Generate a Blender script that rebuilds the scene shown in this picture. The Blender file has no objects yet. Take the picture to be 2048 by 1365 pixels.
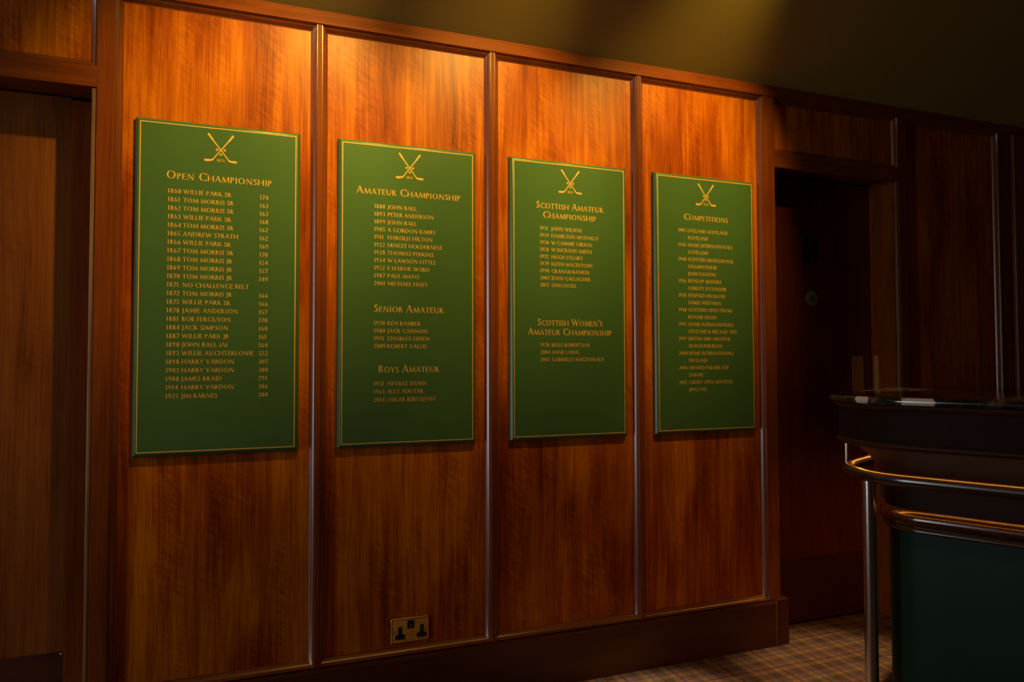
import bpy, bmesh, math, random
from mathutils import Vector, Matrix
random.seed(4)
SC = bpy.context.scene
COL = SC.collection
PI = math.pi

# ------------------------------------------------------------------ camera
cam_d = bpy.data.cameras.new('camera')
cam = bpy.data.objects.new('camera', cam_d); COL.objects.link(cam)
cam_d.sensor_width = 36.0
cam_d.lens = 1419.455 * 36.0 / 2048.0
cam_d.clip_start = 0.05
R0 = Vector((0.93560, -0.35310, -0.00259)); U0 = Vector((-0.0083, -0.0294, 0.99953)); F0 = Vector((0.35305, 0.93510, 0.03047))
M = Matrix((R0, U0, -F0)).transposed().to_4x4()
M.translation = Vector((0.3344, -2.6579, 1.2990))
cam.matrix_world = M
cam_d.dof.use_dof = True
cam_d.dof.focus_distance = 2.52
cam_d.dof.aperture_fstop = 1.9
SC.camera = cam

# ------------------------------------------------------------------ world, exposure
wd = bpy.data.worlds.new('world'); SC.world = wd; wd.use_nodes = True
wd.node_tree.nodes['Background'].inputs[0].default_value = (0.55, 0.75, 1.0, 1)
wd.node_tree.nodes['Background'].inputs[1].default_value = 0.02
SC.view_settings.view_transform = 'Standard'
SC.view_settings.look = 'None'
SC.view_settings.exposure = 0.0
SC.view_settings.gamma = 1.0
SC.view_settings.use_curve_mapping = False

# ------------------------------------------------------------------ lights
def spot(name, loc, target, power, color, size=80, blend=0.5, radius=0.03):
    l = bpy.data.lights.new(name, 'SPOT'); o = bpy.data.objects.new(name, l); COL.objects.link(o)
    l.energy = power; l.color = color; l.spot_size = math.radians(size); l.spot_blend = blend; l.shadow_soft_size = radius
    o.location = loc
    o.rotation_euler = (Vector(target) - Vector(loc)).to_track_quat('-Z', 'Y').to_euler()
    return o
def area(name, loc, target, sx, sy, power, color):
    l = bpy.data.lights.new(name, 'AREA'); o = bpy.data.objects.new(name, l); COL.objects.link(o)
    l.shape = 'RECTANGLE'; l.size = sx; l.size_y = sy; l.energy = power; l.color = color
    o.location = loc
    o.rotation_euler = (Vector(target) - Vector(loc)).to_track_quat('-Z', 'Y').to_euler()
    return o
WARM = (1.0, 0.64, 0.11)
spot('ceiling_spot', (0.80, -1.13, 3.15), (0.36, 0.0, 2.14), 180, WARM, 52, 1.0)
spot('ceiling_spot', (1.45, -1.13, 3.15), (1.22, 0.0, 2.14), 165, WARM, 51, 1.0)
spot('ceiling_spot', (2.25, -1.13, 3.15), (2.12, 0.0, 2.12), 160, WARM, 55, 1.0)
for lx in (0.80, 1.45, 2.25):
    spot('ceiling_spot', (lx, -1.13, 3.15), (lx - 0.1, 0.0, 0.65), 6, (1.0, 0.42, 0.08), 78, 1.0)  # wide weak fill added at each lamp, for the highlight along the sill
spot('bar_spot', (2.75, -0.42, 2.80), (2.75, -0.34, 0.0), 210, (1.0, 0.64, 0.32), 22, 0.7)  # added fill over the carpet by the bar end, not a known lamp
spot('bar_spot', (2.95, -1.35, 3.15), (2.75, -1.45, 1.0), 60, (1.0, 0.50, 0.12), 30, 0.7)
spot('floor_fill_spot', (1.80, -0.62, 2.92), (1.80, -0.54, 0.0), 290, (1.0, 0.74, 0.44), 23, 0.5)  # added fill that brightens the carpet, no lamp known here
area('window_daylight', (-4.19, -1.75, 1.48), (0.0, -1.75, 1.48), 0.6, 2.8, 50, (0.90, 0.94, 1.0))
area('window_daylight', (-4.19, -3.30, 1.2), (0.0, -3.30, 1.2), 1.4, 2.2, 2, (0.80, 0.95, 1.0))  # unseen second window, added as a faint bluish fill

# ------------------------------------------------------------------ materials
def newmat(name):
    m = bpy.data.materials.new(name); m.use_nodes = True
    nt = m.node_tree
    for n in list(nt.nodes): nt.nodes.remove(n)
    out = nt.nodes.new('ShaderNodeOutputMaterial'); b = nt.nodes.new('ShaderNodeBsdfPrincipled')
    nt.links.new(b.outputs[0], out.inputs[0])
    return m, nt, b
class G:
    """tiny node graph helper"""
    def __init__(s, nt): s.nt = nt
    def n(s, t, **kw):
        x = s.nt.nodes.new(t)
        for k, v in kw.items(): setattr(x, k, v)
        return x
    def l(s, a, b): s.nt.links.new(a, b)
    def math(s, op, a, b=None, clamp=False):
        x = s.n('ShaderNodeMath', operation=op); x.use_clamp = clamp
        for i, v in enumerate((a, b)):
            if v is None: continue
            if isinstance(v, (int, float)): x.inputs[i].default_value = v
            else: s.l(v, x.inputs[i])
        return x.outputs[0]
    def noise(s, vec, scale, detail=4, rough=0.55, dist=0.0):
        x = s.n('ShaderNodeTexNoise'); s.l(vec, x.inputs['Vector'])
        x.inputs['Scale'].default_value = scale; x.inputs['Detail'].default_value = detail
        x.inputs['Roughness'].default_value = rough; x.inputs['Distortion'].default_value = dist
        return x.outputs['Fac']
    def mapping(s, vec, scale, loc=(0, 0, 0), rot=(0, 0, 0)):
        x = s.n('ShaderNodeMapping'); s.l(vec, x.inputs['Vector'])
        x.inputs['Scale'].default_value = scale; x.inputs['Location'].default_value = loc; x.inputs['Rotation'].default_value = rot
        return x.outputs[0]
    def ramp(s, fac, stops, interp='LINEAR'):
        x = s.n('ShaderNodeValToRGB'); s.l(fac, x.inputs[0]); r = x.color_ramp; r.interpolation = interp
        while len(r.elements) < len(stops): r.elements.new(0.5)
        for e, (p, c) in zip(r.elements, stops):
            e.position = p; e.color = (*c, 1) if len(c) == 3 else c
        return x.outputs[0]
    def mix(s, fac, a, b, mode='MIX'):
        x = s.n('ShaderNodeMix', data_type='RGBA', blend_type=mode)
        if isinstance(fac, (int, float)): x.inputs[0].default_value = fac
        else: s.l(fac, x.inputs[0])
        for i, v in ((6, a), (7, b)):
            if isinstance(v, tuple): x.inputs[i].default_value = (*v, 1)
            else: s.l(v, x.inputs[i])
        return x.outputs[2]

def wood(name, light, mid, dark, horiz=False, figure=1.0, rough=0.32, spec=0.35, coat=0.0):
    m, nt, b = newmat(name); g = G(nt)
    tc = g.n('ShaderNodeTexCoord'); oi = g.n('ShaderNodeObjectInfo')
    off = g.n('ShaderNodeCombineXYZ')
    r7 = g.math('MULTIPLY', oi.outputs['Random'], 37.0)
    for i in range(3): g.l(r7, off.inputs[i])
    add = g.n('ShaderNodeVectorMath', operation='ADD'); g.l(tc.outputs['Object'], add.inputs[0]); g.l(off.outputs[0], add.inputs[1])
    v = add.outputs[0]
    if horiz: v = g.mapping(v, (1, 1, 1), rot=(0, math.radians(90), 0))
    # broad mottle, soft vertical clouds
    cloud = g.noise(g.mapping(v, (6.0, 3.0, 1.7)), 1.0, 3, 0.55, 0.5)
    # wavy vertical stripes
    warp = g.noise(g.mapping(v, (3.0, 3.0, 1.0)), 1.0, 2)
    wv = g.n('ShaderNodeVectorMath', operation='ADD'); g.l(v, wv.inputs[0])
    wc = g.n('ShaderNodeCombineXYZ'); g.l(g.math('MULTIPLY', warp, 0.05), wc.inputs[0]); g.l(wc.outputs[0], wv.inputs[1])
    stripe = g.noise(g.mapping(wv.outputs[0], (38.0, 20.0, 0.9)), 1.0, 4, 0.6)
    fine = g.noise(g.mapping(wv.outputs[0], (260.0, 120.0, 5.0)), 1.0, 3, 0.6)
    # fiddleback ripple: short slanted bars in patches
    rip = g.noise(g.mapping(g.mapping(v, (1, 1, 1), rot=(0, math.radians(-38), 0)), (20.0, 10.0, 95.0)), 1.0, 2, 0.5, 0.5)
    patch = g.noise(g.mapping(v, (9.0, 4.0, 2.1), loc=(3.1, 0, 7.7)), 1.0, 2)
    pm = g.ramp(patch, [(0.42, (0, 0, 0)), (0.62, (1, 1, 1))])
    t = g.math('ADD', g.math('MULTIPLY', cloud, 0.60), g.math('MULTIPLY', stripe, 0.40))
    t = g.math('ADD', t, g.math('MULTIPLY', g.math('SUBTRACT', fine, 0.5), 0.42))
    ripc = g.math('MULTIPLY', g.math('MULTIPLY', g.math('SUBTRACT', rip, 0.5), pm), 0.75 * figure)
    t = g.math('ADD', t, ripc)
    c = g.ramp(t, [(0.30, dark), (0.47, mid), (0.66, light)])
    g.l(c, b.inputs['Base Color'])
    b.inputs['Roughness'].default_value = rough
    b.inputs['Specular IOR Level'].default_value = spec
    b.inputs['Coat Weight'].default_value = coat
    b.inputs['Coat Roughness'].default_value = 0.24
    b.inputs['Coat IOR'].default_value = 1.7
    bump = g.n('ShaderNodeBump'); bump.inputs['Strength'].default_value = 0.04; bump.inputs['Distance'].default_value = 0.002
    g.l(fine, bump.inputs['Height']); g.l(bump.outputs[0], b.inputs['Normal'])
    return m

def plain(name, col, rough=0.5, metal=0.0, spec=0.5, noise_amt=0.0, nscale=8.0, stretch=(1, 1, 1)):
    m, nt, b = newmat(name); g = G(nt)
    tc = g.n('ShaderNodeTexCoord')
    if noise_amt:
        f = g.noise(g.mapping(tc.outputs['Object'], stretch), nscale, 4)
        d = tuple(max(0, x * (1 - noise_amt)) for x in col); u = tuple(min(1, x * (1 + noise_amt)) for x in col)
        g.l(g.ramp(f, [(0.3, d), (0.7, u)]), b.inputs['Base Color'])
    else: b.inputs['Base Color'].default_value = (*col, 1)
    b.inputs['Roughness'].default_value = rough; b.inputs['Metallic'].default_value = metal
    b.inputs['Specular IOR Level'].default_value = spec
    return m

M_VENEER = wood('mahogany_veneer', (0.66, 0.188, 0.003), (0.37, 0.073, 0.002), (0.15, 0.018, 0.001), figure=0.34, rough=0.36, spec=0.22)
M_FRAME = wood('mahogany_frame', (0.26, 0.062, 0.008), (0.19, 0.042, 0.006), (0.11, 0.022, 0.004), figure=0.15, rough=0.46, spec=0.08)
M_RAIL = wood('mahogany_rail', (0.26, 0.062, 0.008), (0.19, 0.042, 0.006), (0.11, 0.022, 0.004), horiz=True, figure=0.15, rough=0.5, spec=0.08)
M_MOULD = wood('mahogany_moulding', (0.24, 0.055, 0.008), (0.18, 0.040, 0.006), (0.12, 0.025, 0.005), figure=0.0, rough=0.28, spec=1.0, coat=0.8)
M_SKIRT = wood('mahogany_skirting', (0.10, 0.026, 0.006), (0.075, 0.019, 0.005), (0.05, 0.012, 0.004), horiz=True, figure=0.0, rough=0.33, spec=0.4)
M_WORN_GLINT = wood('worn_glint_edge_wood', (0.30, 0.16, 0.07), (0.20, 0.09, 0.035), (0.10, 0.035, 0.012), figure=0.0, rough=0.33, spec=0.5)  # worn wood, lightened to carry the window highlight on edges
M_BARWOOD = wood('bar_dark_wood', (0.030, 0.010, 0.006), (0.022, 0.008, 0.005), (0.014, 0.005, 0.003), horiz=True, figure=0.1, rough=0.6, spec=0.07)
M_BARGLOSS = wood('bar_polished_wood', (0.060, 0.018, 0.006), (0.045, 0.013, 0.005), (0.028, 0.008, 0.003), horiz=True, figure=0.1, rough=0.17, spec=0.6)
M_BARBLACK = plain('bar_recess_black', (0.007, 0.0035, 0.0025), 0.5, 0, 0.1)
M_BARSEMI = wood('bar_satin_wood', (0.060, 0.018, 0.006), (0.045, 0.013, 0.005), (0.028, 0.008, 0.003), horiz=True, figure=0.1, rough=0.5, spec=0.15)
M_GREEN = plain('green_board_paint', (0.067, 0.150, 0.050), 0.27, 0, 0.45, 0.06, 3)
M_GOLD = plain('gold_lettering', (0.92, 0.52, 0.10), 0.42, 0.0, 0.5)
M_BRASS = plain('brass', (0.78, 0.40, 0.06), 0.42, 0.3, 0.5, 0.22, 20, (1, 1, 9))
M_BRASS_EDGE = plain('polished_brass', (0.92, 0.64, 0.28), 0.28, 1.0)
M_BLACK = plain('black_plastic', (0.008, 0.008, 0.009), 0.35, 0, 0.4)
M_WHITE = plain('pale_mark', (0.7, 0.72, 0.75), 0.5)
M_COPPER = plain('copper_screw', (0.8, 0.38, 0.2), 0.3, 1.0)
M_STEEL = plain('brushed_steel', (0.72, 0.71, 0.68), 0.22, 1.0)
M_DARKBRASS = plain('dark_polished_tube', (0.030, 0.012, 0.006), 0.22, 0.0, 1.0)
M_BARGREEN = plain('bar_green_panel', (0.004, 0.026, 0.015), 0.5, 0, 0.2, 0.12, 4)
M_DISC = plain('blue_sign_disc', (0.22, 0.38, 0.48), 0.45, 0, 0.4)
M_DISCDARK = plain('sign_disc_dark', (0.06, 0.10, 0.13), 0.5)
M_CEIL = plain('ceiling_paint', (0.33, 0.235, 0.055), 0.75, 0, 0.2, 0.04, 2)
M_KICK = plain('dark_kick_plate', (0.085, 0.022, 0.009), 0.4, 0.0, 0.3, 0.2, 6, (1, 1, 4))
M_HANDLE = plain('aged_brass_plate', (0.55, 0.25, 0.065), 0.4, 0.3)

def granite():
    m, nt, b = newmat('black_granite'); g = G(nt)
    tc = g.n('ShaderNodeTexCoord'); v = tc.outputs['Object']
    n1 = g.noise(v, 9.0, 6, 0.65, 1.6); n2 = g.noise(v, 60.0, 4, 0.6)
    base = g.ramp(n1, [(0.45, (0.006, 0.006, 0.006)), (0.58, (0.05, 0.035, 0.022)), (0.66, (0.14, 0.10, 0.07))])
    speck = g.ramp(n2, [(0.5, (0, 0, 0)), (0.75, (1, 1, 1))])
    c = g.mix(g.math('MULTIPLY', speck, 0.5), base, (0.17, 0.11, 0.06))
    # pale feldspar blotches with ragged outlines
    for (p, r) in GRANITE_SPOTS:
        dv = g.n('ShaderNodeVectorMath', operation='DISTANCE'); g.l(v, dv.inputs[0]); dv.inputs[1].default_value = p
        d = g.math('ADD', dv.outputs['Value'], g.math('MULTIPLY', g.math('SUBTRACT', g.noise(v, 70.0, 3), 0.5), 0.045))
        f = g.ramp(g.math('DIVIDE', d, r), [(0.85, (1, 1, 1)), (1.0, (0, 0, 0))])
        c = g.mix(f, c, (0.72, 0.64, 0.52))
    g.l(c, b.inputs['Base Color']); b.inputs['Roughness'].default_value = 0.12
    return m

def carpet():
    m, nt, b = newmat('plaid_carpet'); g = G(nt)
    tc = g.n('ShaderNodeTexCoord'); v = tc.outputs['Object']
    sep = g.n('ShaderNodeSeparateXYZ'); g.l(v, sep.inputs[0])
    P = 0.222
    def bands(ax):
        t = g.math('FRACT', g.math('DIVIDE', g.math('ADD', sep.outputs[ax], 50.0), P))
        return g.ramp(t, [(0.0, (0.080, 0.055, 0.040)), (0.17, (0.25, 0.135, 0.05)), (0.33, (0.090, 0.055, 0.050)), (0.38, (0.21, 0.105, 0.085)),
                          (0.55, (0.075, 0.068, 0.062)), (0.66, (0.29, 0.155, 0.05)), (0.80, (0.16, 0.135, 0.12)), (0.92, (0.20, 0.09, 0.065))], 'CONSTANT')
    def lines(ax):
        t = g.math('FRACT', g.math('DIVIDE', g.math('ADD', sep.outputs[ax], 50.0), P / 6))
        return g.math('LESS_THAN', t, 0.16)
    c = g.mix(0.5, bands(0), bands(1))
    ln = g.math('MAXIMUM', lines(0), lines(1))
    c = g.mix(g.math('MULTIPLY', ln, 0.5), c, (0.035, 0.028, 0.02))
    f = g.noise(v, 420.0, 3)
    c = g.mix(0.8, c, g.ramp(f, [(0.25, (0.35, 0.35, 0.35)), (0.75, (1.5, 1.5, 1.5))]), 'MULTIPLY')
    g.l(c, b.inputs['Base Color']); b.inputs['Roughness'].default_value = 0.95; b.inputs['Specular IOR Level'].default_value = 0.1
    bump = g.n('ShaderNodeBump'); bump.inputs['Strength'].default_value = 0.5; bump.inputs['Distance'].default_value = 0.004
    g.l(f, bump.inputs['Height']); g.l(bump.outputs[0], b.inputs['Normal'])
    return m

# ------------------------------------------------------------------ mesh helpers
class MB:
    def __init__(s): s.v = []; s.f = []
    def quad(s, a, b, c, d):
        i = len(s.v); s.v += [a, b, c, d]; s.f.append((i, i + 1, i + 2, i + 3))
    def box(s, x0, x1, y0, y1, z0, z1):
        i = len(s.v)
        s.v += [(x, y, z) for z in (z0, z1) for y in (y0, y1) for x in (x0, x1)]
        for f in ((0, 2, 3, 1), (4, 5, 7, 6), (0, 1, 5, 4), (2, 6, 7, 3), (1, 3, 7, 5), (0, 4, 6, 2)):
            s.f.append(tuple(i + k for k in f))
        return s
    def rings(s, rings, closed=True, cap0=False, cap1=False, loop=False):
        n = len(rings[0]); i = len(s.v)
        for r in rings: s.v += [tuple(p) for p in r]
        m = len(rings)
        for a in range(m if loop else m - 1):
            b = (a + 1) % m
            for k in range(n if closed else n - 1):
                k2 = (k + 1) % n
                s.f.append((i + a * n + k, i + a * n + k2, i + b * n + k2, i + b * n + k))
        if cap0: s.f.append(tuple(i + k for k in reversed(range(n))))
        if cap1: s.f.append(tuple(i + (m - 1) * n + k for k in range(n)))
        return s
    def tube(s, pts, r, n=20, caps=True):
        pts = [Vector(p) for p in pts]; rs = r if isinstance(r, list) else [r] * len(pts)
        up = None; rings = []
        for i, p in enumerate(pts):
            t = (pts[min(i + 1, len(pts) - 1)] - pts[max(i - 1, 0)]).normalized()
            if up is None:
                up = Vector((0, 0, 1)) if abs(t.z) < 0.9 else Vector((1, 0, 0))
            a = (up - t * up.dot(t)).normalized(); up = a; b = t.cross(a)
            rings.append([p + (a * math.cos(q) + b * math.sin(q)) * rs[i] for q in (2 * PI * k / n for k in range(n))])
        return s.rings(rings, True, caps, caps)
    def lathe_z(s, c, prof, n=32):
        return s.rings([[(c[0] + r * math.cos(2 * PI * k / n), c[1] + r * math.sin(2 * PI * k / n), c[2] + z) for k in range(n)] for r, z in prof], True, True, True)
    def lathe_y(s, c, prof, n=28):   # axis along y; prof (radius, dy)
        return s.rings([[(c[0] + r * math.cos(2 * PI * k / n), c[1] + dy, c[2] + r * math.sin(2 * PI * k / n)) for k in range(n)] for r, dy in prof], True, True, True)
    def build(s, name, mat, parent=None, bevel=0.0, seg=2, smooth=True, angle=35):
        me = bpy.data.meshes.new(name); me.from_pydata([tuple(v) for v in s.v], [], s.f); me.update()
        bm = bmesh.new(); bm.from_mesh(me); bmesh.ops.recalc_face_normals(bm, faces=bm.faces); bm.to_mesh(me); bm.free()
        me.materials.append(mat)
        o = bpy.data.objects.new(name, me); COL.objects.link(o)
        if parent: o.parent = parent
        if bevel:
            md = o.modifiers.new('bevel', 'BEVEL'); md.width = bevel; md.segments = seg; md.limit_method = 'ANGLE'
        if smooth and not bevel:
            me.shade_smooth(); me.set_sharp_from_angle(angle=math.radians(angle))
        return o
def tag(o, label, cat, group=None):
    o['label'] = label; o['category'] = cat
    if group: o['group'] = group
    return o
def struct(o): o['kind'] = 'structure'; return o
def empty(name, loc=(0, 0, 0)):
    o = bpy.data.objects.new(name, None); COL.objects.link(o); o.location = loc; o.empty_display_size = 0.05
    return o

# ------------------------------------------------------------------ dimensions (metres); stile fronts lie in the plane y = 0
Z_CEIL = 2.598; Z_SK = 0.2037; Z_TOP = 2.547
PANEL_Y = 0.024
XM = [-0.0857, 0.5863, 1.2583, 1.9303, 2.6023]      # mullion centres
DOOR1 = (-0.900, -0.1455); DOOR2 = (2.659, 3.427)
Z_LINB = 2.215; Z_LINT = 2.287; DEPTH = 0.17
XL, XR, YB = -4.2, 5.6, -5.2                         # room limits

# ------------------------------------------------------------------ room shell
fl = MB().box(XL - 0.15, XR + 0.15, YB - 0.15, 0.30, -0.10, 0.0).build('floor', carpet(), smooth=False); struct(fl)
Z_HI = 3.32; Y_HI = -1.15            # the ceiling slopes up from the panelled wall, then runs level
ce = MB()
cs = [(0.30, Z_CEIL), (0.0, Z_CEIL), (Y_HI, Z_HI), (YB - 0.15, Z_HI), (YB - 0.15, Z_HI + 0.12), (Y_HI - 0.05, Z_HI + 0.12), (0.30, Z_CEIL + 0.14)]
ce.rings([[(x, y, z) for y, z in cs] for x in (XL - 0.15, XR + 0.15)], True, True, True)
ce = struct(ce.build('ceiling', M_CEIL, smooth=False))
w = MB()
w.box(XL, DOOR1[0] - 0.03, 0.03, 0.30, 0, Z_CEIL)
w.box(DOOR1[0] - 0.03, DOOR1[1] + 0.018, 0.235, 0.30, 0, Z_CEIL)
w.box(DOOR1[0] - 0.03, DOOR1[1] + 0.018, 0.03, 0.235, Z_LINB + 0.02, Z_CEIL)
w.box(DOOR1[1] + 0.018, DOOR2[0] - 0.018, 0.030, 0.30, 0, Z_CEIL)
w.box(DOOR2[0] - 0.018, DOOR2[1] + 0.018, 0.235, 0.30, 0, Z_CEIL)
w.box(DOOR2[0] - 0.018, DOOR2[1] + 0.018, 0.03, 0.235, Z_LINB + 0.02, Z_CEIL)
w.box(DOOR2[1] + 0.018, XR, 0.03, 0.30, 0, Z_CEIL)
WALL = struct(w.build('wall_back', M_FRAME, smooth=False))
wl = MB()
wy0, wy1, wz0, wz1 = -2.07, -1.43, 0.06, 2.90
wl.box(XL - 0.15, XL, YB, -4.02, 0, Z_HI).box(XL - 0.15, XL, -2.58, wy0, 0, Z_HI).box(XL - 0.15, XL, -4.02, -2.58, 0, wz0).box(XL - 0.15, XL, -4.02, -2.58, wz1, Z_HI).box(XL - 0.15, XL, wy1, 0.03, 0, Z_CEIL)
wl.box(XL - 0.15, XL, wy0, wy1, 0, wz0).box(XL - 0.15, XL, wy0, wy1, wz1, 3.05)
struct(wl.build('wall_left', M_FRAME, smooth=False))
struct(MB().box(XR, XR + 0.15, YB, 0.30, 0, Z_HI).build('wall_right', M_FRAME, smooth=False))
struct(MB().box(XL, XR, YB - 0.15, YB, 0, Z_HI).build('wall_front', M_FRAME, smooth=False))

# -------- panelling: parts of the back wall
def moulding(x0, x1, z0, z1, name='panel_moulding', s=1.0):
    """mitred frame: quirk, ovolo and fillet running from the stile front down to the panel"""
    prof = [(0.0, 0.0005), (0.0012, 0.0005), (0.0024, 0.0062), (0.0042, 0.0066)]
    for k in range(1, 11):
        a = math.radians(35 + 21 * k / 10)
        prof.append((0.0042 + 0.045 * (math.sin(a) - math.sin(math.radians(35))), 0.0060 + 0.045 * (math.cos(math.radians(35)) - math.cos(a))))
    x9, y9 = prof[-1]
    prof += [(x9 + 0.0010, y9 + 0.0020)]
    for k in range(1, 6):
        a = math.radians(90 * k / 5)
        prof.append((x9 + 0.0010 + (0.0280 - x9 - 0.0010) * (1 - math.cos(a)), y9 + 0.0020 + (0.0247 - y9 - 0.0020) * math.sin(a)))
    m = MB(); rings = []
    for d, y in prof:
        d *= s
        rings.append([(x0 + d, y, z0 + d), (x1 - d, y, z0 + d), (x1 - d, y, z1 - d), (x0 + d, y, z1 - d)])
    m.rings(rings, True)
    return m.build(name, M_MOULD, WALL, angle=40)
def panel(x0, x1, z0, z1, mat=None):
    return MB().box(x0 - 0.003, x1 + 0.003, PANEL_Y, 0.0295, z0 - 0.003, z1 + 0.003).build('veneer_panel', mat or M_VENEER, WALL, smooth=False)
HW = 0.008
for i in range(4):
    a, b_ = XM[i] + HW, XM[i + 1] - HW
    moulding(a, b_, Z_SK + 0.004, Z_TOP); panel(a + 0.02, b_ - 0.02, Z_SK + 0.02, Z_TOP - 0.02)
for x in XM[1:4]:
    MB().box(x - HW, x + HW, 0.0, 0.03, Z_SK, Z_TOP).build('mullion', M_FRAME, WALL, bevel=0.0012)
def stile(x0, x1, z0=0.0, z1=Z_TOP, y=0.0, name='pilaster', bev=0.0022):
    return MB().box(x0, x1, y, 0.03, z0, z1).build(name, M_FRAME, WALL, bevel=bev)
stile(-0.130, XM[0] + HW, 0.0)
stile(XM[4] - HW, DOOR2[0], Z_SK)
stile(DOOR2[1] + 0.012, 3.497, 0.0)
# top rail under the ceiling, lintels, over-door panels
MB().box(XL, XR, -0.004, 0.03, Z_TOP, Z_CEIL).build('top_rail', M_RAIL, WALL, bevel=0.0015)
for (x0, x1) in ((DOOR1[0], -0.130), (DOOR2[0], DOOR2[1] + 0.012)):
    MB().box(x0, x1, 0.0, 0.03, Z_LINB, Z_LINT).build('lintel', M_RAIL, WALL, bevel=0.0015)
    moulding(x0, x1, Z_LINT, Z_TOP); panel(x0 + 0.02, x1 - 0.02, Z_LINT + 0.02, Z_TOP - 0.02)
# panelling right of the second door
moulding(3.497, 4.175, Z_SK + 0.004, Z_TOP); panel(3.517, 4.155, Z_SK + 0.02, Z_TOP - 0.02)
stile(4.175, 4.262, 0.0)
MB().box(4.262, 4.275, 0.012, 0.03, 0.0, Z_TOP).build('pilaster', M_FRAME, WALL, bevel=0.0012)
MB().box(4.275, 4.44, -0.020, 0.03, 0.0, Z_TOP).build('pilaster', M_MOULD, WALL, bevel=0.007, seg=4)
stile(4.44, XR, 0.0)
# panelling left of the first door, beyond the frame
stile(XL, DOOR1[0], 0.0)
# worn rounded jamb edges, window highlight painted into their pale tone, and linings
def jamb(x0, x1):
    o = MB().box(x0, x1, 0.004, 0.022, 0.0, Z_LINB).build('jamb_edge', M_WORN_GLINT, WALL, bevel=0.006, seg=4)
    o['label'] = 'worn jamb edge with painted pale highlight'
jamb(DOOR1[1], -0.130)
jamb(DOOR2[1] + 0.0005, DOOR2[1] + 0.0125)
MB().box(DOOR1[1] + 0.001, -0.130, 0.0225, 0.16, 0, Z_LINB).build('jamb_lining', M_FRAME, WALL, smooth=False)
MB().box(DOOR2[1] + 0.001, DOOR2[1] + 0.012, 0.0225, 0.16, 0, Z_LINB).build('jamb_lining', M_FRAME, WALL, smooth=False)
MB().box(DOOR2[1] + 0.001, DOOR2[1] + 0.012, 0.16, 0.235, 0, Z_LINB).build('jamb_lining', M_FRAME, WALL, smooth=False)

# -------- baseboard with plinth block
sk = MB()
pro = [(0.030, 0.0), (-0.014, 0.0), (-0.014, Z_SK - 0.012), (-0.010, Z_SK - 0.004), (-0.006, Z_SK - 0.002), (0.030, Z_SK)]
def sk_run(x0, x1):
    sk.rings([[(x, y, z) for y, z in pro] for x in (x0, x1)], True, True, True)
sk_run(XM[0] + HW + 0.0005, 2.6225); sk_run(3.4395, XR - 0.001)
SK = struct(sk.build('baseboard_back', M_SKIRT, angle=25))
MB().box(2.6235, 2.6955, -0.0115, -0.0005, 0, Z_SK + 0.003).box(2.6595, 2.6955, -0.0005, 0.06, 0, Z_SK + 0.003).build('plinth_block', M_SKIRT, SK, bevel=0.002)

MB().lathe_z((2.6228, -0.0120, 0.0), [(0.0026, 0.0), (0.0026, Z_SK - 0.004), (0.0018, Z_SK - 0.002)], 14).build('corner_glint_bead', M_WORN_GLINT, SK)  # bead added in a pale tone to stand in for the window highlight

# -------- doors
def door(name, x0, x1, kick_x):
    d = MB().box(x0, x1, DEPTH, DEPTH + 0.045, 0.012, Z_LINB + 0.01).build(name, M_DOOR[name], bevel=0.001); struct(d)
    MB().box(kick_x[0], kick_x[1], DEPTH - 0.0018, DEPTH - 0.0002, 0.022, 0.3215).build('kick_plate', M_KICK, d, smooth=False)
    for sx in (kick_x[0] + 0.012, kick_x[1] - 0.006):
        MB().lathe_y((sx, DEPTH - 0.0018, 0.3135), [(0.0035, 0.0), (0.0032, -0.0008), (0.0015, -0.0014)], 12).build('screw', M_WHITE, d)
    return d
M_DOOR = {'door_1': wood('door_veneer', (0.26, 0.080, 0.010), (0.19, 0.050, 0.006), (0.10, 0.022, 0.003), figure=0.2, rough=0.4, spec=0.25),
          'door_2': wood('door_veneer_red', (0.18, 0.039, 0.008), (0.13, 0.027, 0.005), (0.085, 0.016, 0.004), figure=0.1, rough=0.42, spec=0.2)}
d1 = door('door_1', DOOR1[0], -0.233, (-0.86, -0.2285 - 0.005))
MB().box(-0.231, DOOR1[1], 0.160, 0.235, 0.0, Z_LINB).build('jamb_lining', M_FRAME, WALL, bevel=0.0015)
d2 = door('door_2', DOOR2[0] + 0.002, DOOR2[1] - 0.004, (2.68, 3.41))
# finger plate with pull handle near the latch side
hp = MB().box(3.290, 3.366, DEPTH - 0.0030, DEPTH - 0.0002, 1.00, 1.330).build('finger_plate', M_HANDLE, d2, bevel=0.0008)
# dark viewing plate held by four bright screws
vx0, vx1, vz0, vz1 = 2.980, 3.066, 1.797, 1.945
MB().box(vx0, vx1, DEPTH - 0.006, DEPTH - 0.0002, vz0, vz1).build('name_plate', M_BLACK, d2, bevel=0.001)['label'] = 'black rectangular plate'
for sx in (vx0 + 0.006, vx1 - 0.006):
    for sz in (vz0 + 0.006, vz1 - 0.006):
        MB().lathe_y((sx, DEPTH - 0.006, sz), [(0.004, 0), (0.0036, -0.0012), (0.0015, -0.002)], 12).build('screw', M_STEEL, d2)
disc = MB().lathe_y((3.029, DEPTH - 0.0002, 1.6205), [(0.0385, 0.0), (0.0385, -0.0025), (0.037, -0.0032)], 40).build('round_sign', M_DISC, d2)
disc['label'] = 'round blue-grey disc'
for dz, hw_ in ((0.010, 0.018), (0.0, 0.024), (-0.010, 0.018)):
    MB().box(3.029 - hw_, 3.029 + hw_, DEPTH - 0.0042, DEPTH - 0.0035, 1.6205 + dz - 0.0022, 1.6205 + dz + 0.0022).build('printed_line', M_DISCDARK, disc, smooth=False)
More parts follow.
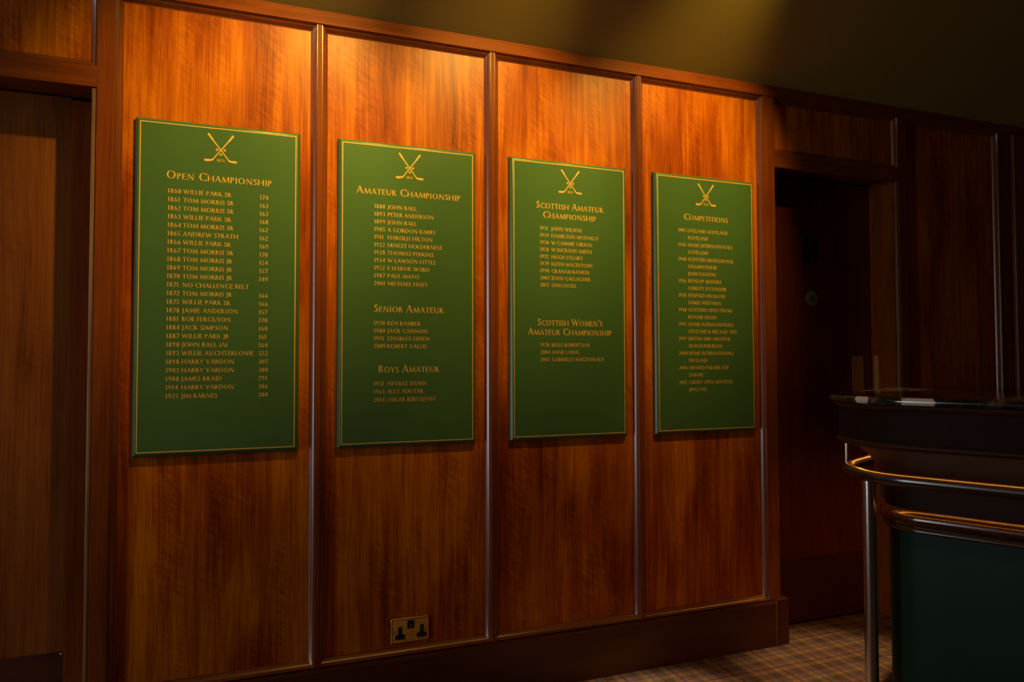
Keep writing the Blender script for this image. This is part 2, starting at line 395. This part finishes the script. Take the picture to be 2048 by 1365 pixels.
for sx in (-0.044, 0.044):
    MB().lathe_y((3.029 + sx, DEPTH - 0.0002, 1.6205), [(0.004, 0), (0.0034, -0.0012), (0.0012, -0.002)], 12).build('screw', M_COPPER, d2)
# strike plate on the jamb opposite the finger plate
MB().box(DOOR2[1] - 0.0012, DOOR2[1] + 0.001, 0.128, 0.157, 1.02, 1.330).build('strike_plate', M_HANDLE, WALL, smooth=False)

# ------------------------------------------------------------------ inscriptional alphabet (cap height 1)
TK, TN = 0.135, 0.062
def L(x0, y0, x1, y1, w0=TK): return ('L', x0, y0, x1, y1, w0)
def SF(x, y, h=0.12): return ('S', x, y, h)
def A(cx, cy, rx, ry, a0, a1): return ('A', cx, cy, rx, ry, a0, a1)
def stem(x): return [L(x, 0, x, 1), SF(x, 0), SF(x, 1)]
GL = {
 'A': (0.80, [L(0.07, 0, 0.39, 1.0, TN), L(0.38, 1.02, 0.72, 0), L(0.20, 0.36, 0.60, 0.36, TN), SF(0.07, 0, .1), SF(0.72, 0)]),
 'B': (0.62, stem(0.12) + [A(0.22, 0.76, 0.24, 0.22, -90, 90), A(0.22, 0.27, 0.31, 0.25, -90, 90), L(.12, .97, .22, .97, TN), L(.12, .53, .25, .53, TN), L(.12, .02, .22, .02, TN)]),
 'C': (0.80, [A(0.50, 0.50, 0.42, 0.49, 48, 312), L(0.79, 0.78, 0.79, 0.96, TN), L(.79, .06, .79, .2, TN)]),
 'D': (0.86, stem(0.12) + [A(0.30, 0.5, 0.47, 0.48, -90, 90), L(.12, .98, .30, .98, TN), L(.12, .02, .30, .02, TN)]),
 'E': (0.56, stem(0.12) + [L(.12, .97, .48, .97, TN), L(.12, .53, .43, .53, TN), L(.12, .03, .52, .03, TN), L(.47, .84, .47, .99, TN), L(.42, .45, .42, .61, TN), L(.51, .01, .51, .17, TN)]),
 'F': (0.52, stem(0.12) + [L(.12, .97, .48, .97, TN), L(.12, .51, .42, .51, TN), L(.47, .83, .47, .99, TN), L(.41, .43, .41, .6, TN)]),
 'G': (0.86, [A(0.50, 0.50, 0.42, 0.49, 48, 318), L(0.78, 0.02, 0.78, 0.40), SF(.78, .40, .11), L(.79, .78, .79, .96, TN)]),
 'H': (0.90, stem(0.14) + stem(0.74) + [L(.14, .51, .74, .51, TN)]),
 'I': (0.32, stem(0.16)),
 'J': (0.36, [L(0.20, -0.12, 0.20, 1), SF(.20, 1), A(0.04, -0.10, 0.165, 0.13, -95, 0)]),
 'K': (0.78, stem(0.13) + [L(.16, .48, .60, 1.0, TN), L(.28, .58, .72, 0), SF(.60, 1, .1), SF(.72, 0, .08)]),
 'L': (0.56, stem(0.13) + [L(.13, .03, .52, .03, TN), L(.51, .01, .51, .19, TN)]),
 'M': (1.02, [L(.10, 0, .19, 1, TN), L(.18, 1, .51, .03), L(.51, .03, .83, 1, TN), L(.83, 1, .92, 0), SF(.10, 0, .1), SF(.92, 0, .11)]),
 'N': (0.92, [L(.15, 0, .15, 1, TN), L(.14, 1, .77, .0), L(.77, 0, .77, 1, TN), SF(.15, 0, .1), SF(.77, 1, .1), SF(.12, 1, .07)]),
 'O': (0.94, [A(0.47, 0.5, 0.41, 0.49, 0, 360)]),
 'P': (0.58, stem(0.12) + [A(0.22, 0.72, 0.29, 0.26, -90, 90), L(.12, .97, .22, .97, TN), L(.12, .46, .22, .46, TN)]),
 'Q': (0.94, [A(0.47, 0.5, 0.41, 0.49, 0, 360), L(.5, .06, .98, -.22, .11)]),
 'R': (0.68, stem(0.12) + [A(0.22, 0.74, 0.26, 0.24, -90, 90), L(.12, .97, .22, .97, TN), L(.12, .50, .24, .50, TN), L(.28, .52, .64, 0), SF(.64, 0, .08)]),
 'S': (0.54, [A(0.27, 0.745, 0.19, 0.235, 40, 250), A(0.26, 0.265, 0.22, 0.245, -145, 75), L(.20, .60, .35, .47, TK), L(.43, .80, .43, .96, TN), L(.07, .05, .07, .2, TN)]),
 'T': (0.68, [L(.34, 0, .34, 1), SF(.34, 0), L(.04, .97, .64, .97, TN), L(.05, .82, .05, .99, TN), L(.63, .82, .63, .99, TN)]),
 'U': (0.84, [L(.14, .34, .14, 1), SF(.14, 1), L(.68, .3, .68, 1, TN), SF(.68, 1, .1), A(.41, .33, .27, .33, 180, 360)]),
 'V': (0.78, [L(.09, 1, .40, 0), L(.39, 0, .70, 1, TN), SF(.09, 1), SF(.70, 1, .09)]),
 'W': (1.14, [L(.08, 1, .36, 0), L(.35, 0, .58, .92, TN), L(.55, 1, .82, 0), L(.81, 0, 1.07, 1, TN), SF(.08, 1), SF(1.07, 1, .09), SF(.54, 1, .09)]),
 'X': (0.74, [L(.10, 1, .64, 0), L(.08, 0, .64, 1, TN), SF(.1, 1, .1), SF(.64, 0, .1), SF(.08, 0, .09), SF(.64, 1, .09)]),
 'Y': (0.72, [L(.36, 0, .36, .48), L(.08, 1, .36, .46), L(.36, .46, .64, 1, TN), SF(.36, 0), SF(.08, 1, .1), SF(.64, 1, .09)]),
 'Z': (0.68, [L(.09, .97, .60, .97, TN), L(.60, .98, .08, .02, TK), L(.07, .03, .62, .03, TN)]),
 '0': (0.60, [A(0.30, 0.5, 0.245, 0.49, 0, 360)]),
 '1': (0.40, [L(.21, 0, .21, 1), SF(.21, 0, .13), SF(.15, .97, .10)]),
 '2': (0.56, [A(0.27, 0.74, 0.20, 0.25, -25, 160), L(.46, .66, .08, .06, .09), L(.06, .04, .52, .04, .085)]),
 '3': (0.54, [A(0.25, 0.75, 0.19, 0.23, -85, 150), A(0.24, 0.27, 0.235, 0.255, -150, 90)]),
 '4': (0.62, [L(.43, 0, .43, 1), L(.42, .98, .05, .28, TN), L(.04, .27, .59, .27, .075), SF(.43, 0, .1)]),
 '5': (0.54, [L(.15, .97, .48, .97, .085), L(.14, .98, .11, .56, TN), A(0.22, 0.30, 0.255, 0.29, -140, 105)]),
 '6': (0.60, [A(0.30, 0.31, 0.235, 0.30, 0, 360), A(0.50, 0.34, 0.44, 0.64, 105, 178)]),
 '7': (0.54, [L(.05, .96, .51, .96, .085), L(.50, .96, .20, 0, .12), L(.06, .83, .06, .97, TN)]),
 '8': (0.58, [A(0.29, 0.75, 0.18, 0.235, 0, 360), A(0.29, 0.265, 0.235, 0.26, 0, 360)]),
 '9': (0.60, [A(0.30, 0.69, 0.235, 0.30, 0, 360), A(0.10, 0.66, 0.44, 0.64, -75, -2)]),
 '(': (0.34, [A(0.40, 0.42, 0.27, 0.66, 125, 235)]),
 ')': (0.34, [A(-0.06, 0.42, 0.27, 0.66, -55, 55)]),
 '-': (0.40, [L(.06, .42, .34, .42, .085)]),
 "'": (0.22, [L(.11, .72, .13, 1.0, .10)]),
 '&': (0.84, [A(0.30, 0.77, 0.16, 0.21, 0, 360), A(0.30, 0.27, 0.25, 0.255, 60, 340), L(.20, .62, .72, 0, TK), L(.54, .2, .74, .5, TN)]),
}
def str_width(runs):
    return sum((0.34 if ch == ' ' else GL[ch][0] + 0.055) * c for ch, c in runs)
def runs_of(s, cap, small):
    """mixed case becomes large and small capitals"""
    r = []
    for ch in s:
        if ch.islower(): r.append((ch.upper(), small))
        else: r.append((ch, cap))
    return r
def lettering(mb, s, x, z, cap, width=None, small=None, y=0.0, align='L', k=1.0):
    runs = runs_of(s, cap, small or cap)
    nat = str_width(runs)
    sx = (width / nat) if width else k
    if align == 'C': x -= nat * sx / 2
    for ch, c in runs:
        if ch == ' ': x += 0.34 * c * sx; continue
        adv, st = GL[ch]
        def P(px, pz): return (x + px * c * sx, y, z + pz * c)
        for q in st:
            if q[0] == 'L':
                _, x0, y0, x1, y1, w_ = q
                dx, dy = x1 - x0, y1 - y0; ln = math.hypot(dx, dy)
                if abs(dx) < 1e-6 or abs(dy) < 1e-6 or abs(dx) > abs(dy) * 2.2:
                    nx, ny = -dy / ln * w_ / 2, dx / ln * w_ / 2
                else:
                    nx, ny = w_ / 2 * ln / abs(dy) * 0.95, 0.0     # slanted strokes keep level ends
                mb.quad(P(x0 - nx, y0 - ny), P(x1 - nx, y1 - ny), P(x1 + nx, y1 + ny), P(x0 + nx, y0 + ny))
            elif q[0] == 'S':
                _, sx_, sy_, h = q
                yy = (0.0, 0.05) if sy_ < 0.3 else (sy_ - 0.05, sy_)
                mb.quad(P(sx_ - h, yy[0]), P(sx_ + h, yy[0]), P(sx_ + h, yy[1]), P(sx_ - h, yy[1]))
            else:
                _, cx, cy, rx, ry, a0, a1 = q
                n = max(5, int(abs(a1 - a0) / 22)); prev = None
                for i in range(n + 1):
                    a = math.radians(a0 + (a1 - a0) * i / n)
                    w_ = TN + (TK + 0.01 - TN) * abs(math.cos(a)) ** 1.3
                    ca, sa = math.cos(a), math.sin(a)
                    o_ = (cx + rx * ca, cy + ry * sa); i_ = (cx + (rx - w_) * ca, cy + (ry - w_ * 0.8) * sa)
                    cur = (P(*o_), P(*i_))
                    if prev: mb.quad(prev[0], cur[0], cur[1], prev[1])
                    prev = cur
        x += (adv + 0.055) * c * sx
    return mb

# ------------------------------------------------------------------ honours boards
BW, BH = 0.5055, 1.12
Y_LET = -0.0004
CAP, HBIG, HSM = 0.0155, 0.0283, 0.0218
def poly_strip(mb, pts, y):
    """pts: (x, z, half width) centre line"""
    prev = None
    for i, (x, z, h) in enumerate(pts):
        a = pts[max(i - 1, 0)]; b_ = pts[min(i + 1, len(pts) - 1)]
        dx, dz = b_[0] - a[0], b_[1] - a[1]; l = math.hypot(dx, dz); nx, nz = -dz / l * h, dx / l * h
        cur = ((x + nx, y, z + nz), (x - nx, y, z - nz))
        if prev: mb.quad(prev[0], cur[0], cur[1], prev[1])
        prev = cur
def board(x, label, heads, rows, ncol, ycol, k, scores=None):
    root = empty('honours_board', (x, PANEL_Y, 1.0))
    tag(root, label, 'honours board', 'green honours boards on the panelled wall')
    m = MB(); e = 0.0142
    sec = [(e, PANEL_Y - 0.0003), (e, 0.0125), (e - 0.0006, 0.0108), (e - 0.0018, 0.0092)]
    for q in range(7):
        a = math.radians(45 + 45 * q / 6); sec.append((0.0010 + 0.0080 * math.cos(a), 0.0080 - 0.0080 * math.sin(a)))
    oy = PANEL_Y
    m.rings([[(-d, y - oy, -d), (BW + d, y - oy, -d), (BW + d, y - oy, BH + d), (-d, y - oy, BH + d)] for d, y in sec], True, True, True)
    m.build('board_panel', M_GREEN, root, angle=30)
    yl = Y_LET - oy
    g = MB(); t = 0.0030
    for d in (0.0,):
        a = [(-d, yl, -d), (BW + d, yl, -d), (BW + d, yl, BH + d), (-d, yl, BH + d)]
        q = d - t
        b_ = [(t, yl, t), (BW - t, yl, t), (BW - t, yl, BH - t), (t, yl, BH - t)]
        for i in range(4): g.quad(a[i], a[(i + 1) % 4], b_[(i + 1) % 4], b_[i])
    g.build('border_line', M_GOLD, root, smooth=False)
    # crossed clubs, three balls and a year
    em = empty('emblem'); em.parent = root
    cx = 0.2527
    for s in (1, -1):
        c = MB(); dz = 0.0006 * s
        poly_strip(c, [(cx - s * 0.0410, 1.0990, 0.0022), (cx - s * 0.0400, 1.0975, 0.0034), (cx - s * 0.0270, 1.0790, 0.0030), (cx - s * 0.0240, 1.0750, 0.0021),
                       (cx, 1.0436, 0.0017), (cx + s * 0.0225, 1.0135, 0.0017), (cx + s * 0.0262, 1.0085, 0.0026), (cx + s * 0.0310, 1.0062, 0.0031),
                       (cx + s * 0.0420, 1.0052, 0.0040), (cx + s * 0.0500, 1.0052, 0.0042), (cx + s * 0.0528, 1.0056, 0.0026)], yl - 0.0001 * (1 + s))
        c.build('golf_club', M_GOLD, em, smooth=False)
    for (bx, bz) in ((-0.0122, 1.0443), (0.0122, 1.0443), (0, 1.0280)):
        b2 = MB()
        for r0, r1 in ((0.0047, 0.0036), (0.0024, 0.0)):
            for i in range(14):
                a, c_ = 2 * PI * i / 14, 2 * PI * (i + 1) / 14
                b2.quad((cx + bx + r0 * math.cos(a), yl, bz + r0 * math.sin(a)), (cx + bx + r0 * math.cos(c_), yl, bz + r0 * math.sin(c_)),
                        (cx + bx + r1 * math.cos(c_), yl, bz + r1 * math.sin(c_)), (cx + bx + r1 * math.cos(a), yl, bz + r1 * math.sin(a)))
        b2.build('ball', M_GOLD, em, smooth=False)
    lettering(MB(), '1851', 0.2395, 1.0025, 0.0098, 0.0265, y=yl).build('emblem_year', M_GOLD, em, smooth=False)
    for s, x0, x1, z in heads:
        lettering(MB(), s, x0, z, HBIG, x1 - x0, HSM, y=yl).build('heading', M_GOLD, root, smooth=False)
    for i, (yr, nm, z) in enumerate(rows):
        if yr: lettering(MB(), yr, ycol, z, CAP, y=yl, k=k * 1.04).build('year_text', M_GOLD, root, smooth=False)
        lettering(MB(), nm, ncol, z, CAP, y=yl, k=k).build('name_text', M_GOLD, root, smooth=False)
        if scores and scores[i]: lettering(MB(), scores[i], 0.3815, z, CAP, y=yl, k=k * 1.02).build('score_text', M_GOLD, root, smooth=False)
    return root
def rows_at(lst, z0, z1):
    n = len(lst); out = []
    for i, s in enumerate(lst):
        yr, nm = s.split(' ', 1); out.append((yr, nm, z0 + (z1 - z0) * i / max(1, n - 1)))
    return out
B1 = """1860 WILLIE PARK SR|174
1861 TOM MORRIS SR|163
1862 TOM MORRIS SR|163
1863 WILLIE PARK SR|168
1864 TOM MORRIS SR|167
1865 ANDREW STRATH|162
1866 WILLIE PARK SR|169
1867 TOM MORRIS SR|170
1868 TOM MORRIS JR|154
1869 TOM MORRIS JR|157
1870 TOM MORRIS JR|149
1871 NO CHALLENGE BELT|
1872 TOM MORRIS JR|166
1875 WILLIE PARK SR|166
1878 JAMIE ANDERSON|157
1881 BOB FERGUSON|170
1884 JACK SIMPSON|160
1887 WILLIE PARK JR|161
1890 JOHN BALL (a)|164
1893 WILLIE AUCHTERLONIE|322
1898 HARRY VARDON|307
1903 HARRY VARDON|300
1908 JAMES BRAID|291
1914 HARRY VARDON|306
1925 JIM BARNES|300""".split('\n')
def kfor(s, width): return width / str_width(runs_of(s, CAP, CAP))
k1 = kfor('WILLIE AUCHTERLONIE', 0.3668 - 0.1345)
board(0.0, 'leftmost green honours board with one long list of names and a column of scores',
      [('Open Championship', 0.0812, 0.4243, 0.9300)],
      rows_at([s.split('|')[0].upper() for s in B1], 0.8808, 0.1808), 0.1350, 0.0864, k1, [s.split('|')[1] for s in B1])
k2 = kfor('ERNEST HOLDERNESS', 0.3818 - 0.1685)
r2 = rows_at("1888 JOHN BALL|1893 PETER ANDERSON|1899 JOHN BALL|1905 A GORDON BARRY|1911 HAROLD HILTON|1922 ERNEST HOLDERNESS|1928 THOMAS PERKINS|1934 W LAWSON LITTLE|1952 E HARVIE WARD|1987 PAUL MAYO|2001 MICHAEL HOEY".split('|'), 0.8810, 0.5905)
r2 += rows_at("1970 KEN BAMBER|1980 JACK CANNON|1991 CHARLES GREEN|2009 ROBERT VALLIS".split('|'), 0.4407, 0.3545)
r2 += rows_at("1951 NEVILLE DUNN|1963 ALEX SOUTAR|2014 OSKAR BERGQVIST".split('|'), 0.2143, 0.1540)
board(0.6686, 'green honours board with three headed lists, hung above the brass socket',
      [('Amateur Championship', 0.0513, 0.4557, 0.9325), ('Senior Amateur', 0.1178, 0.3881, 0.4900), ('Boys Amateur', 0.1353, 0.3703, 0.2628)],
      r2, 0.1683, 0.1176, k2)
k3 = kfor('HAMILTON MCINALLY', 0.3831 - 0.1648)
r3 = rows_at("1931 JOHN WILSON|1939 HAMILTON MCINALLY|1950 W CAMMIE GIBSON|1958 W DICKSON SMITH|1972 HUGH STUART|1979 KEITH MACINTOSH|1998 GRAHAM RANKIN|2007 JOHN GALLAGHER|2017 SAM LOCKE".split('|'), 0.8418, 0.6088)
r3 += rows_at("1978 BELLE ROBERTSON|2004 ANNE LAING|2014 GABRIELLE MACDONALD".split('|'), 0.3633, 0.3041)
board(1.3459, 'green honours board with two lists under two-line headings, third along the wall',
      [('Scottish Amateur', 0.0982, 0.4074, 0.9315), ('Championship', 0.1273, 0.3749, 0.8920), ("Scottish Women's", 0.1026, 0.4004, 0.4500), ('Amateur Championship', 0.0600, 0.4445, 0.4110)],
      r3, 0.1655, 0.1145, k3)
k4 = kfor('ENGLAND-SCOTLAND', 0.3699 - 0.1548)
t4 = [("1903", "ENGLAND-SCOTLAND"), ("", "SCOTLAND"), ("1936", "HOME INTERNATIONALS"), ("", "SCOTLAND"), ("1948", "SCOTTISH PROFESSIONAL"), ("", "CHAMPIONSHIP"), ("", "JOHN PANTON"),
      ("1956", "DUNLOP MASTERS"), ("", "CHRISTY O'CONNOR"), ("1958", "PENFOLD-SWALLOW"), ("", "HARRY WEETMAN"), ("1968", "SCOTTISH OPEN STROKE"), ("", "RONNIE SHADE"),
      ("1993", "HOME INTERNATIONALS"), ("", "ENGLAND & IRELAND TIED"), ("1997", "BRITISH MID-AMATEUR"), ("", "SHAUN PHILIPSON"), ("2004", "HOME INTERNATIONALS"), ("", "ENGLAND"),
      ("2006", "ARNOLD PALMER CUP"), ("", "EUROPE"), ("2013", "LADIES' OPEN AMATEUR"), ("", "JING YAN")]
board(2.0185, 'green honours board beside the dark door, one list with paired lines',
      [('Competitions', 0.1346, 0.3721, 0.9315)],
      [(a, b_, 0.8763 - 0.03207 * i) for i, (a, b_) in enumerate(t4)], 0.1545, 0.1040, k4)

# ------------------------------------------------------------------ brass double socket
sr = empty('power_socket', (0.9295, PANEL_Y, 0.2895)); tag(sr, 'brass double power socket low on the panel above the skirting', 'power socket')
PW, PH = 0.1435, 0.0925
m = MB()
sec = [(0.0, -0.0002), (0.0, -0.0035), (0.0012, -0.0058), (0.0030, -0.0068)]
def rrect(hw, hh, y, r=0.004, n=4):
    o = []
    for (sx, sz, a0) in ((1, -1, -90), (1, 1, 0), (-1, 1, 90), (-1, -1, 180)):
        for i in range(n + 1):
            a = math.radians(a0 + 90 * i / n)
            o.append((sx * (hw - r) + r * math.cos(a), y, sz * (hh - r) + r * math.sin(a)))
    return o
m.rings([rrect(PW / 2 - d, PH / 2 - d, y) for d, y in sec], True, True, True)
fp = m.build('face_plate', M_BRASS, sr, angle=25)
rm = MB(); rsec = [(-0.0004, -0.0003)] + [(-0.0004 + 0.0052 * (1 - math.cos(q)), -0.0026 - 0.0047 * math.sin(q)) for q in (PI / 2 * k / 6 for k in range(7))]
rm.rings([rrect(PW / 2 - d, PH / 2 - d, y) for d, y in rsec], True)
rm.build('plate_rim', M_BRASS_EDGE, fp, angle=60)['label'] = 'bright polished rim'
fy = -0.0069
def fx(u): return -PW / 2 + u * PW
def fz(v): return PH / 2 - v * PH
for uc in (0.235, 0.815):
    t = MB().box(fx(uc - 0.052), fx(uc + 0.052), fy - 0.0008, fy + 0.0004, fz(0.66), fz(0.33)).box(fx(uc - 0.130), fx(uc + 0.130), fy - 0.0008, fy + 0.0004, fz(0.83), fz(0.64))
    ins = t.build('socket_insert', M_BLACK, sr, bevel=0.0003)
    sl = MB().box(fx(uc - 0.012), fx(uc + 0.012), fy - 0.0011, fy - 0.0007, fz(0.55), fz(0.40))
    for s in (-1, 1): sl.box(fx(uc + s * 0.075 - 0.014), fx(uc + s * 0.075 + 0.014), fy - 0.0011, fy - 0.0007, fz(0.79), fz(0.72))
    sl.build('pin_slots', M_DISCDARK, ins, smooth=False)
sw = MB(); x0, x1, z0, z1 = fx(0.43), fx(0.60), fz(0.43), fz(0.10)
sw.rings([[(x, fy + 0.0006, z) for x, z in ((x0, z0), (x1, z0), (x1, z1), (x0, z1))], [(x0, fy - 0.0012, z0), (x1, fy - 0.0012, z0), (x1, fy - 0.0034, z1), (x0, fy - 0.0034, z1)]], True, True, True)
sw = sw.build('rocker_switch', M_BLACK, sr, bevel=0.0004)
MB().box((x0 + x1) / 2 - 0.0007, (x0 + x1) / 2 + 0.0007, fy - 0.0030, fy - 0.0012, z0 + 0.006, z1 - 0.014).build('switch_mark', M_WHITE, sw, smooth=False)
for u in (0.092, 0.930):
    MB().lathe_y((fx(u), fy + 0.0002, fz(0.52)), [(0.0032, 0), (0.0030, -0.0008), (0.0012, -0.0014)], 14).build('screw', M_COPPER, sr)

# ------------------------------------------------------------------ bar counter
DB = Vector((0.42392, -0.90570)); NB = Vector((-0.90570, -0.42392))
P0 = Vector((2.30083, -0.98562)); RC = 0.25; CB = P0 - NB * RC
LEN, WID = 2.9, 0.62                        # straight front and width across (between the corner centres)
def outline(off, n=18):
    """closed plan, anticlockwise from the near end of the front: front line, rounded end, far side"""
    r = RC + off; pts = []
    q = CB + DB * LEN + NB * r; pts.append(q)
    for i in range(n + 1):
        a = PI / 2 * i / n; pts.append(CB + (NB * math.cos(a) - DB * math.sin(a)) * r)
    c2 = CB - NB * WID
    for i in range(n + 1):
        a = PI / 2 * i / n; pts.append(c2 + (-DB * math.cos(a) - NB * math.sin(a)) * r)
    pts.append(c2 + DB * LEN - NB * r)
    return pts
def slab(sec, name, mat, parent, angle=30):
    """sec: (offset, z) from bottom to top"""
    m = MB(); m.rings([[(p.x - BO[0], p.y - BO[1], z) for p in outline(o)] for o, z in sec], True, True, True)
    return m.build(name, mat, parent, angle=angle)
BO = (CB.x, CB.y)
def bar_pt(t, off, z):
    p = CB + DB * t + NB * (RC + off); return (p.x - BO[0], p.y - BO[1], z)
GRANITE_SPOTS = []
bar = empty('bar_counter', (CB.x, CB.y, 0.0)); tag(bar, 'dark bar counter with rounded end, granite top and green front panel', 'bar counter')
def arc_pt(a, off, z):
    p = CB + (NB * math.cos(a) - DB * math.sin(a)) * (RC + off); return (p.x - BO[0], p.y - BO[1], z)
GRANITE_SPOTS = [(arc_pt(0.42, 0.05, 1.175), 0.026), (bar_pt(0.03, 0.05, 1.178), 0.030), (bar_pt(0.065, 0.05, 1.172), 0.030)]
gr = [(0.040, 1.1615), (0.050, 1.1625), (0.055, 1.167), (0.056, 1.174), (0.054, 1.181), (0.049, 1.1848), (0.041, 1.1858)]
slab(gr, 'granite_top', granite(), bar, 60)
slab([(-0.02, 1.040), (0.027, 1.040), (0.027, 1.1405), (-0.02, 1.1405)], 'apron', M_BARWOOD, bar)
slab([(-0.02, 1.0300), (0.006, 1.0300), (0.009, 1.0188), (0.012, 1.0178), (0.024, 1.0178), (0.031, 1.021), (0.035, 1.027), (0.035, 1.033), (0.030, 1.039), (0.026, 1.0402)], 'apron_moulding', M_BARSEMI, bar)
slab([(0.026, 1.1402), (0.031, 1.142), (0.037, 1.146), (0.040, 1.152), (0.038, 1.158), (0.034, 1.1612)], 'cornice_moulding', M_BARSEMI, bar)
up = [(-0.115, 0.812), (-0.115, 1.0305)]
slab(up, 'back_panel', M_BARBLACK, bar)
mo = [(-0.125, 0.735), (-0.112, 0.7365), (-0.107, 0.742), (-0.109, 0.750), (-0.112, 0.755), (-0.105, 0.760), (-0.0985, 0.769), (-0.097, 0.779), (-0.0985, 0.788), (-0.103, 0.7945), (-0.112, 0.799), (-0.118, 0.8125)]
slab(mo, 'dado_moulding', M_BARGLOSS, bar, 50)
slab([(-0.128, 0.115), (-0.128, 0.7352)], 'green_panel', M_BARGREEN, bar)
slab([(-0.116, 0.0), (-0.116, 0.105), (-0.122, 0.1152)], 'plinth', M_BARWOOD, bar)
# corbel that carries the overhang at the rounded end
def corbel(p, nrm, name='corbel'):
    n = Vector(nrm).normalized(); s = Vector((-n.y, n.x)) * 0.016
    prof = [(-0.118, 1.0298), (-0.016, 1.0298), (-0.018, 1.002), (-0.030, 0.985), (-0.060, 0.962), (-0.080, 0.930), (-0.092, 0.880), (-0.097, 0.8125), (-0.118, 0.8125)]
    m = MB(); m.rings([[(p.x + n.x * o + sg * s.x - BO[0], p.y + n.y * o + sg * s.y - BO[1], z) for o, z in prof] for sg in (-1, 1)], True, True, True)
    m.build(name, M_BARWOOD, bar, angle=30)
corbel(CB - NB * 0.02 - DB * RC, -DB)
# warm light strip tucked up under the overhang
ms, nts, bs = newmat('warm_light_strip'); bs.inputs['Base Color'].default_value = (0.8, 0.5, 0.2, 1)
bs.inputs['Emission Color'].default_value = (1.0, 0.36, 0.05, 1); bs.inputs['Emission Strength'].default_value = 19.0
st = MB()
def strip_rings(o_in, o_out, zb, zt):
    a_, b2_ = outline(o_in), outline(o_out)
    return [[(p.x - BO[0], p.y - BO[1], z) for p in pts_] for pts_, z in ((a_, zt), (a_, zb), (b2_, zb), (b2_, zt))]
st.rings(strip_rings(-0.012, 0.002, 1.0252, 1.0299), True, loop=True)
st.build('light_strip', ms, bar, smooth=False)
# brass hand rail following the front and the rounded end, on steel posts
rail = MB(); pts = []
for t in (LEN, 2.2, 1.6, 1.1, 0.7, 0.4, 0.2, 0.08): pts.append(bar_pt(t, 0, 0.9205))
for i in range(21): pts.append(arc_pt(PI / 2 * i / 20, 0, 0.9205))
for t in (0.05, 0.12, 0.2, 0.4, WID):
    p = CB - NB * t - DB * RC; pts.append((p.x - BO[0], p.y - BO[1], 0.9205))
rail.tube(pts, 0.0205, 24); rail.build('hand_rail', M_DARKBRASS, bar, angle=60)
def post(a=None, t=None):
    q = arc_pt(a, 0, 0) if a is not None else bar_pt(t, 0, 0)
    m = MB(); m.lathe_z(q, [(0.0205, 0.006), (0.0205, 0.893), (0.0225, 0.894), (0.0225, 0.905)], 32)
    o = m.build('rail_post', M_STEEL, bar, angle=40)
    MB().lathe_z(q, [(0.045, 0.0), (0.045, 0.004), (0.036, 0.007), (0.021, 0.010)], 32).build('foot_flange', M_STEEL, o)
post(a=0.52); post(t=1.1); post(t=2.2)
def hanger(q):
    m = MB(); m.tube([(q[0], q[1], 0.937), (q[0], q[1], 1.0195)], 0.0065, 14); m.build('rail_hanger', M_STEEL, bar)
hanger(arc_pt(1.25, 0.004, 0)); hanger(bar_pt(0.75, 0.0, 0)); hanger(bar_pt(1.7, 0.0, 0))
